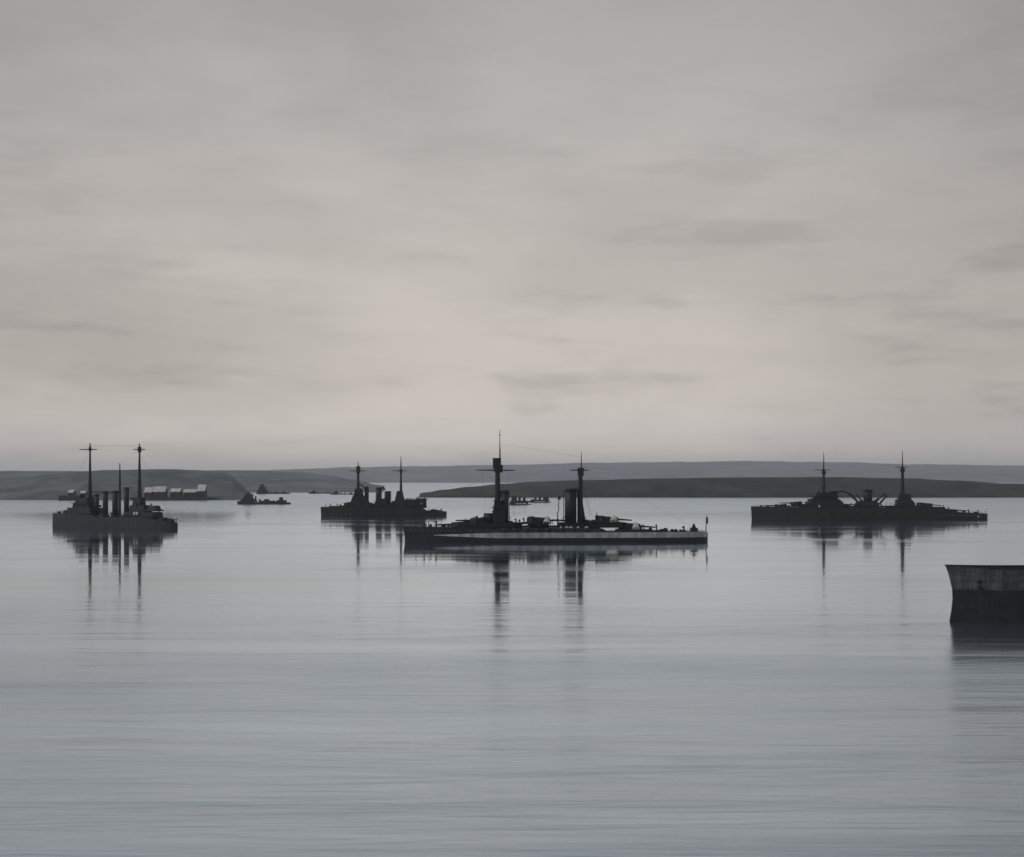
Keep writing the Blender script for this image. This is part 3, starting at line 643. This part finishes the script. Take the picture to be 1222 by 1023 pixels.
# ---- smaller warship behind the battleship's bow
def mid_cruiser():
    S = Ship('warship', 'dark three-funnelled warship lying behind the bow of the large grey battleship', 'warship', 615.6, 382.5, 533, R(6))
    X = S.X; Z = lambda py, px=457: S.Z(py, X(px)); rt = S.root
    fd = Z(605.6)
    h = hull(S, [(S.x0, Z(605, 383)), (X(430), fd), (X(505), Z(606.4)), (X(509), Z(609.4)), (S.x1, Z(610.4, 532))], 20, M['hull'], 0.6)
    portholes(S, [X(397 + i * 5.2) for i in range(5)], Z(613), h, 0.5)
    deck_rail(S, X(386), X(504), 40)
    turret(S, X(406), fd + 0.1, 8, 1.7, -1, 7, 0.0, barb=1.0)
    MB().prism([(X(409), -6), (X(447), -6), (X(447), 6), (X(409), 6)], fd - 0.1, Z(600), 0.86).prism([(X(418), -5), (X(440), -5), (X(440), 5), (X(418), 5)], Z(600), Z(592), 0.74).prism([(X(422), -3.5), (X(434), -3.5), (X(434), 3.5), (X(422), 3.5)], Z(592), Z(583), 0.72).box(X(420), X(436), -6, 6, Z(591), Z(590.5)).build('bridge', M['dark'], rt)
    z = lambda p: Z(p, 427)
    fm = mast(S, X(427.4), Z(590), [(Z(590), 2.0), (z(575), 1.35), (z(563), 1.25)], 'foremast', [(z(562), 9.0, 7.5)], [(X(425.2), X(429.9), z(565), z(557))])
    MB().tube((X(427.4), 0, z(557)), (X(427.4), 0, z(551)), 0.6, 0.25).build('topmast', M['dark'], fm)
    MB().path([(X(428), 0, z(577)), (X(433), -2, z(580)), (X(437), -3, z(586))], 0.7).build('mast_leg', M['dark'], fm)
    funnel(S, X(437.6), Z(600), Z(581), 1.7, 2.2)
    MB().box(X(443), X(473), -6, 6, fd - 0.1, Z(601)).prism([(X(447), -4), (X(462), -4), (X(462), 4), (X(447), 4)], Z(601), Z(595), 0.7).build('boat_deck', M['dark'], rt)
    funnel(S, X(451.8), Z(601), Z(582), 2.6, 2.8, 0.4)
    MB().path([(X(452), 0, Z(584)), (X(457), 0, Z(581.5)), (X(459), 0, Z(585))], 0.8).build('steam_pipe', M['dark'], rt)
    funnel(S, X(462.6), Z(601), Z(586.5), 2.9, 2.8, 0.3)
    MB().prism([(X(467), -6), (X(486), -6), (X(486), 6), (X(467), 6)], fd - 0.1, Z(598), 0.9).prism([(X(471), -4), (X(483), -4), (X(483), 4), (X(471), 4)], Z(598), Z(586), 0.55).build('aft_control_tower', M['dark'], rt)
    zm = lambda p: Z(p, 478)
    mm = mast(S, X(478.5), Z(590), [(Z(588), 1.5), (zm(565), 0.9), (zm(545), 0.3)], 'mainmast', [(zm(562), 9.0, 6.5)], [(X(476.9), X(480.1), zm(564.5), zm(561))])
    house(S, X(482), X(509), 10, Z(606.4), Z(596.5), 'aft_deckhouse'); 
    turret(S, X(501), Z(597), 7, 1.8, 1, 5, 0.0, barb=1.0)
    for px in (445, 468, 490): boat(S, X(px), -7.4, Z(604.5), 8)
    MB().oval(X(503), -5.3, Z(602), Z(600), 1.3, 0.6, 0.7).build('canvas_bundle', M['port'], rt)
    turret(S, X(517), Z(610, 517), 7, 1.3, 1, 6, 0.0, barb=0.8)
    clutter(S, 388, 420, [(388, 605.4), (408, 605), (420, 600)], 6, 31, 5)
    clutter(S, 440, 474, [(440, 603), (450, 600), (462, 600), (474, 603)], 9, 32, 4)
    clutter(S, 484, 528, [(484, 597), (507, 597), (510, 609.5), (528, 610)], 9, 33, 4)
mid_cruiser()

# ---- grey-sided bow that runs out of the picture at the right
def cut_off_ship():
    wl = 737.5; S = Ship('merchant_ship', 'high grey and black ship bow cut off by the right edge of the picture', 'ship', wl, 1128, 1560, R(10))
    X = S.X; rt = S.root; D = S.D
    def Z(py, px): return S.Z(py, X(px))
    x0 = X(1128); L_ = 92.0
    zd = Z(674.5, 1128); zs = Z(703.5, 1140)
    # profile of the stem, top to bottom: (height, offset aft)
    stem = [(zd, 0.0), (zd * 0.86, 0.85), (zd * 0.7, 1.45), (zs, 1.95), (zs * 0.7, 2.05), (zs * 0.35, 1.75), (0.9, 1.35), (0.0, 1.2), (-2.0, 1.6)]
    ts = [0, 0.004, 0.012, 0.025, 0.045, 0.07, 0.1, 0.14, 0.2, 0.3, 0.45, 0.6, 0.75, 0.88, 0.95, 0.985, 1.0]
    def hb(t, q): 
        a = min(1, t / 0.26); a = 1 - (1 - a) ** 2.1
        e = min(1, (1 - t) / 0.14); e = (1 - (1 - e) ** 2) ** 0.5
        return max(0.12, 7.5 * a * (1 - 0.32 * (1 - q) * max(0, 1 - t / 0.25))) * max(0.25, e)
    def section(t):
        out = []
        for z, off in stem:
            q = max(0, z) / zd; k = max(0, 1 - t / 0.14)
            zz = z + (0.9 * (max(0, 1 - t / 0.3)) ** 2 - 0.9) * (q if q > 0.99 else 0)
            out.append((x0 + L_ * t + off * k, hb(t, q), zz))
        return out
    def side(a, b_, mat, name):
        mb = MB()
        for sg in (1, -1):
            vs = [(p[0], sg * p[1], p[2]) for t in ts for p in section(t)[a:b_ + 1]]; m = b_ - a + 1
            mb.add(vs, [[i * m + j, (i + 1) * m + j, (i + 1) * m + j + 1, i * m + j + 1] for i in range(len(ts) - 1) for j in range(m - 1)], True)
        for t in (0, 1):
            p = section(t)[a:b_ + 1]; n_ = len(p)
            mb.add([(v[0], v[1], v[2]) for v in p] + [(v[0], -v[1], v[2]) for v in p], [[j, j + 1, n_ + j + 1, n_ + j] for j in range(n_ - 1)])
        return mb.build(name, mat, rt, False)
    up = side(0, 3, M['sideh'], 'upper_hull'); side(3, 8, M['sideb'], 'lower_hull')
    dk = MB(); se = [section(t)[0] for t in ts]
    for a, b_ in zip(se, se[1:]): dk.add([(a[0], a[1] * 0.97, a[2] - 1.1), (b_[0], b_[1] * 0.97, b_[2] - 1.1), (b_[0], -b_[1] * 0.97, b_[2] - 1.1), (a[0], -a[1] * 0.97, a[2] - 1.1)], [[0, 1, 2, 3]])
    dk.build('deck', M['deck'], rt, False)
    # plate seams, rubbing strake and frames along the grey side
    fr = MB()
    for i in range(24):
        t = 0.03 + i * 0.012
        for sg in (1, -1):
            p = [Vector((v[0], sg * (v[1] + 0.02), v[2])) for v in [section_interp for section_interp in sec_at(ts, section, t)[:4]]]
            fr.path(p, 0.07, 5)
    fr.build('hull_frame', M['sideh'], up)
    rb = MB()
    for sg in (1, -1):
        rb.path([(p[0], sg * (p[1] + 0.03), p[2]) for p in [section(t)[0] for t in ts]], 0.16, 6)
    rb.build('gunwale', M['sideb'], up)
    d0 = zd - 2.0
    MB().box(x0 + 40, x0 + 58, -5.5, 5.5, d0, d0 + 6).box(x0 + 42, x0 + 52, -4.5, 4.5, d0 + 6, d0 + 9).box(x0 + 41, x0 + 49, -6.5, 6.5, d0 + 9, d0 + 9.4).build('deckhouse', M['sideh'], rt)
    f = MB().oval(x0 + 60, 0, d0, d0 + 13, 2.2, 2.2, 0.97).build('funnel', M['sideb'], rt)
    MB().tube((x0 + 32, 0, d0), (x0 + 32, 0, d0 + 24), 0.4, 0.2).tube((x0 + 74, 0, d0), (x0 + 74, 0, d0 + 22), 0.4, 0.2).build('mast', M['sideb'], rt)
    # hawse pipe, stowed anchor, rubbing strake and freeing ports on both bows
    def on_side(t, zf):
        p = section_at(ts, section, t); zz = p[0][2] * zf
        for a, b_ in zip(p, p[1:]):
            if b_[2] <= zz <= a[2]:
                k = (zz - a[2]) / (b_[2] - a[2]); return [u + (v - u) * k for u, v in zip(a, b_)]
        return p[0]
    for sg in (-1, 1):
        x, y, z = on_side(0.075, 0.72)
        MB().tube((x, sg * (y - 0.3), z + 0.2), (x, sg * (y + 0.22), z), 0.5, 0.55, 12).build('hawse_pipe', M['sideb'], up)
        MB().tube((x, sg * (y + 0.3), z), (x + 0.3, sg * (y + 0.2), z - 1.7), 0.16).path([(x - 0.8, sg * (y + 0.25), z - 1.1), (x + 0.3, sg * (y + 0.25), z - 1.8), (x + 1.3, sg * (y + 0.3), z - 1.15)], 0.17).build('anchor', M['sideb'], rt)
        pts = [on_side(t, 0.9) for t in (0.03, 0.06, 0.1, 0.15, 0.2, 0.26, 0.34)]
        MB().path([(p[0], sg * (p[1] + 0.06), p[2]) for p in pts], 0.09, 6).build('rubbing_strake', M['sideh'], up)
        for i in range(7):
            x, y, z = on_side(0.11 + 0.026 * i, 0.78)
            MB().tube((x, sg * (y - 0.3), z), (x, sg * (y + 0.06), z), 0.2, 0.2, 10).build('porthole', M['sideb'], up)
def section_at(ts, section, t): return sec_at(ts, section, t)
def sec_at(ts, section, t):
    for a, b_ in zip(ts, ts[1:]):
        if a <= t <= b_:
            k = (t - a) / (b_ - a)
            return [tuple(u + (v - u) * k for u, v in zip(p, q)) for p, q in zip(section(a), section(b_))]
def plated(mat, rust):
    # riveted strakes: faint plate-to-plate differences and rust runs that belong to the plating
    t = mat.node_tree; b = t.nodes['Principled BSDF']; L = t.links.new
    src = b.inputs['Base Color'].links[0].from_socket
    tc = N(t, 'ShaderNodeTexCoord'); mp = N(t, 'ShaderNodeMapping'); mp.inputs['Rotation'].default_value = (R(90), 0, 0)
    L(tc.outputs['Object'], mp.inputs[0])
    br = N(t, 'ShaderNodeTexBrick'); br.inputs['Scale'].default_value = 1.0; br.inputs['Brick Width'].default_value = 4.6; br.inputs['Row Height'].default_value = 1.7
    br.inputs['Mortar Size'].default_value = 0.045; br.inputs['Color1'].default_value = (0.78, 0.78, 0.78, 1); br.inputs['Color2'].default_value = (1.2, 1.2, 1.2, 1); br.inputs['Mortar'].default_value = (0.55, 0.55, 0.55, 1)
    L(mp.outputs[0], br.inputs['Vector'])
    mx = N(t, 'ShaderNodeMix', data_type='RGBA', blend_type='MULTIPLY'); mx.inputs['Factor'].default_value = 1
    L(src, mx.inputs[6]); L(br.outputs['Color'], mx.inputs[7])
    m2 = N(t, 'ShaderNodeMapping'); m2.inputs['Scale'].default_value = (1.3, 1.3, 0.13); L(tc.outputs['Object'], m2.inputs[0])
    n = N(t, 'ShaderNodeTexNoise'); n.inputs['Scale'].default_value = 1.0; n.inputs['Detail'].default_value = 5; L(m2.outputs[0], n.inputs['Vector'])
    rr = ramp(t, [(0.56, 0.0), (0.72, rust)]); L(n.outputs['Fac'], rr.inputs[0])
    m3 = N(t, 'ShaderNodeMix', data_type='RGBA'); L(rr.outputs[0], m3.inputs['Factor']); L(mx.outputs[2], m3.inputs[6]); m3.inputs[7].default_value = (0.045, 0.04, 0.037, 1)
    L(m3.outputs[2], b.inputs['Base Color'])
    bp = N(t, 'ShaderNodeBump'); bp.inputs['Distance'].default_value = 0.03; L(br.outputs['Fac'], bp.inputs['Height']); bp.invert = True; L(bp.outputs[0], b.inputs['Normal'])
plated(M['sideh'], 0.7); plated(M['sideb'], 0.35)
cut_off_ship()

# ---- torpedo boats, near one with full parts
def torpedo_boat(label, wl, px0, px1, ztop, kind=0, ang=0.0, cat='torpedo boat', group=None):
    S = Ship('torpedo_boat', label, cat, wl, px0, px1, ang, group); rt = S.root
    Ln = S.x1 - S.x0; u = lambda t: S.x0 + Ln * t
    hz = Ln * 0.05
    hull(S, [(S.x0, hz * 1.25), (u(0.3), hz * 1.15), (u(0.32), hz * 0.8), (S.x1, hz * 0.7)], Ln * 0.1, M['far'], 0.2, n=20)
    w_ = Ln * 0.06
    MB().box(u(0.12), u(0.34), -w_ / 2, w_ / 2, hz * 1.1, hz * 1.9, 0.92).box(u(0.17), u(0.3), -w_ / 2.4, w_ / 2.4, hz * 1.9, hz * 2.7, 0.9).build('bridge', M['far'], rt)
    f = MB().tube((u(0.24), 0, hz * 2.7), (u(0.24), 0, ztop), Ln * 0.005, Ln * 0.0025).tube((u(0.24), -Ln * 0.02, ztop * 0.86), (u(0.24), Ln * 0.02, ztop * 0.86), 0.12, 0.12); f.build('foremast', M['far'], rt)
    for t in (0.42, 0.58)[:2 if kind == 0 else 1]:
        MB().oval(u(t), 0, hz * 0.7, hz * 1.9, Ln * 0.018, Ln * 0.018).build('funnel', M['far'], rt)
    MB().box(u(0.76), u(0.88), -w_ / 2, w_ / 2, hz * 0.6, hz * 1.35, 0.7).tube((u(0.8), 0, hz * 1.3), (u(0.8), 0, hz * 2.4), Ln * 0.004).build('gun_platform', M['far'], rt)
    MB().tube((u(0.82), 0, hz), (u(0.82), 0, ztop * 0.7), Ln * 0.0035, Ln * 0.002).build('mainmast', M['far'], rt)
    return S
T = torpedo_boat('low dark torpedo boat with peaked bridge, just right of the left headland', 602, 283, 347, 13, 0, R(3))
rt = T.root; u = lambda t: T.x0 + (T.x1 - T.x0) * t; hz = (T.x1 - T.x0) * 0.05
MB().box(u(0.05), u(0.38), -2.4, 2.4, hz * 0.9, T.Z(597), 0.94).box(u(0.09), u(0.32), -2.1, 2.1, T.Z(597), T.Z(594), 0.9).box(u(0.13), u(0.28), -1.8, 1.8, T.Z(594), T.Z(590.5), 0.85).box(u(0.17), u(0.24), -1.5, 1.5, T.Z(590.5), T.Z(587.5), 0.7).build('forward_shelter', M['far'], rt)
MB().oval(u(0.345), 0, T.Z(597), T.Z(592), 1.2, 1.2, 0.95).build('funnel', M['far'], rt)
MB().box(u(0.72), u(0.93), -2, 2, hz * 0.6, T.Z(597), 0.85).box(u(0.78), u(0.86), -1.6, 1.6, T.Z(597), T.Z(593.5), 0.8).build('aft_shelter', M['far'], rt)
MB().box(u(0.4), u(0.72), -2, 2, hz * 0.7, T.Z(597.6), 0.95).box(u(0.5), u(0.6), -1.5, 1.5, T.Z(597.6), T.Z(595.8), 0.9).build('deckhouse', M['far'], rt)
boat(T, u(0.5), -2.5, hz * 1.0, 6, M['far']); boat(T, u(0.66), -2.5, hz * 1.0, 6, M['far'])
B = torpedo_boat('small hazy torpedo boat showing above the low dark one in front of it', 589.5, 306, 346, 16, 0, R(-4), group='distant hazy boats')
u2 = lambda t: B.x0 + (B.x1 - B.x0) * t
MB().box(u2(0.02), u2(0.36), -3, 3, 4, B.Z(585), 0.95).box(u2(0.07), u2(0.29), -2.6, 2.6, B.Z(585), B.Z(581), 0.9).box(u2(0.12), u2(0.23), -2.2, 2.2, B.Z(581), B.Z(578), 0.8).build('forward_shelter', M['far'], B.root)
torpedo_boat('faint distant boat lying alone under the far hills, left of the three-funnelled warship', 589.2, 368, 396, 14, 1, R(5), group='distant hazy boats')
torpedo_boat('hazy distant boat half hidden behind the bow of the three-funnelled warship', 590.3, 394, 424, 14, 0, R(-6), group='distant hazy boats')
W1 = torpedo_boat('distant dark boat between the large battleship masts, just right of its fore funnel', 602.5, 607, 634, 20, 0, R(4), group='boats seen between the masts')
W2 = torpedo_boat('distant dark boat showing between the battleship masts, nearer its after funnel', 599.8, 629, 657, 12, 0, R(-3), group='boats seen between the masts')
MB().box(W1.X(608.5), W1.X(630), -3, 3, 2, W1.Z(597.5), 0.95).box(W1.X(610), W1.X(617), -2.5, 2.5, W1.Z(597.5), W1.Z(592), 0.85).oval(W1.X(620), 0, W1.Z(597.5), W1.Z(592.5), 1.9, 1.9, 0.95).oval(W1.X(625.5), 0, W1.Z(597.5), W1.Z(593), 1.9, 1.9, 0.95).build('deckhouse', M['far'], W1.root)
MB().box(W2.X(634), W2.X(656), -3, 3, 2, W2.Z(596.5), 0.95).box(W2.X(648), W2.X(655), -2.5, 2.5, W2.Z(596.5), W2.Z(593), 0.85).oval(W2.X(639), 0, W2.Z(596.5), W2.Z(593.5), 1.9, 1.9, 0.95).oval(W2.X(644), 0, W2.Z(596.5), W2.Z(592.5), 1.9, 1.9, 0.95).build('deckhouse', M['far'], W2.root)

# ------------------------------------------------------------ waterfront below the left headland
def shore_house(label, px0, px1, base, eave, ridge, group='pale-roofed sheds on the left shore', d=2440):
    x0, x1 = (px0 - 611) / F * d, (px1 - 611) / F * d
    c = (x0 + x1) / 2; hw = (x1 - x0) / 2; zz = lambda p: H - (p - HORIZON) / F * d
    t = thing('waterfront_shed', label, 'shed', (c, d, zz(base)), 0, group)
    ze, zr = zz(eave) - zz(base), zz(ridge) - zz(base); dp = 9.0
    MB().add([(-hw, 0, -2), (hw, 0, -2), (hw, 2 * dp, -2), (-hw, 2 * dp, -2), (-hw, 0, ze), (hw, 0, ze), (hw, 2 * dp, ze), (-hw, 2 * dp, ze), (-hw, dp, zr - 0.4), (hw, dp, zr - 0.4)],
             [[0, 1, 5, 4], [1, 2, 6, 9, 5], [2, 3, 7, 6], [3, 0, 4, 8, 7], [0, 3, 2, 1]]).build('wall', M['wall'], t)
    e = 0.6
    MB().add([(-hw - e, -e, ze), (hw + e, -e, ze), (hw + e, dp, zr), (-hw - e, dp, zr), (hw + e, 2 * dp + e, ze), (-hw - e, 2 * dp + e, ze),
              (-hw - e, -e, ze - 0.4), (hw + e, -e, ze - 0.4), (hw + e, dp, zr - 0.4), (-hw - e, dp, zr - 0.4), (hw + e, 2 * dp + e, ze - 0.4), (-hw - e, 2 * dp + e, ze - 0.4)],
             [[0, 1, 2, 3], [3, 2, 4, 5], [6, 9, 8, 7], [9, 11, 10, 8], [0, 6, 7, 1], [4, 10, 11, 5], [0, 3, 9, 6], [3, 5, 11, 9], [1, 7, 8, 2], [2, 8, 10, 4]]).build('roof', M['roof'], t)
    db = MB()
    for k in (-0.6, 0.0, 0.6): db.box(hw * k - 1.4, hw * k + 1.4, -0.25, 0.1, 0, ze * 0.6)
    db.build('door', M['stone'], t)
for args in (
    ('low pale-roofed shed just right of the cruiser mainmast, leftmost of the row', 172, 181, 593, 587.5, 581.5),
    ('wide pale-roofed shed right of the cruiser mainmast, second in the row', 182.5, 197, 593, 587, 580.5),
    ('narrow pale-roofed shed after the dark gap in the row', 203, 215, 593, 587, 583),
    ('low pale-roofed shed between the narrow shed and the gabled end shed', 218.5, 234, 593, 587.5, 584),
    ('tallest pale-roofed shed closing the right end of the row', 235.5, 244.5, 593.5, 586, 578.5)):
    shore_house(*args)
shore_house('small pale-roofed shed on the shore left of the cruiser foremast', 81, 87, 591, 588, 584.5, 'pale-roofed sheds left of the cruiser', 2460)
shore_house('pale-roofed shed half hidden by the bridge of the cruiser', 95, 101, 591, 588.5, 586, 'pale-roofed sheds left of the cruiser', 2460)
def quay(name, label, px0, px1, d, z, dp):
    x0, x1 = (px0 - 611) / F * d, (px1 - 611) / F * d
    q = thing(name, label, 'quay', ((x0 + x1) / 2, d, 0)); hw = (x1 - x0) / 2
    MB().prism([(-hw, 0), (hw, 0), (hw, dp), (-hw, dp)], -2, z, 0.995).build('quay_wall', M['stone'], q)
    b = MB(); n = int(hw * 2 / 8)
    for i in range(n + 1): b.tube((-hw + 2 * hw * i / n, -0.3, -2), (-hw + 2 * hw * i / n, -0.3, z + 0.9), 0.3, 0.3, 6)
    b.build('fender_pile', M['stone'], q)
quay('quay', 'long low stone quay under the row of pale-roofed sheds', 156, 247, 2425, 5.5, 30)
quay('quay', 'short dark stone quay on the shore behind the cruiser bow', 70, 106, 2415, 8.5, 30)

# ------------------------------------------------------------ air
def haze():
    m = bpy.data.materials.new('sea_haze'); m.use_nodes = True; t = m.node_tree; t.nodes.clear()
    o = N(t, 'ShaderNodeOutputMaterial'); v = N(t, 'ShaderNodeVolumePrincipled')
    v.inputs['Color'].default_value = (0.86, 0.92, 1.0, 1); v.inputs['Density'].default_value = 0.000034; v.inputs['Anisotropy'].default_value = 0.3
    t.links.new(v.outputs[0], o.inputs['Volume'])
    S = 47000; a, b = -4.0, 480.0
    ob = MB().add([(-S, -2500, a), (S, -2500, a), (S, S, a), (-S, S, a), (-S, -2500, b), (S, -2500, b), (S, S, b), (-S, S, b)],
                  [[0, 3, 2, 1], [4, 5, 6, 7], [0, 1, 5, 4], [1, 2, 6, 5], [2, 3, 7, 6], [3, 0, 4, 7]]).build('haze', m)
    tag(ob, kind='stuff')
haze()
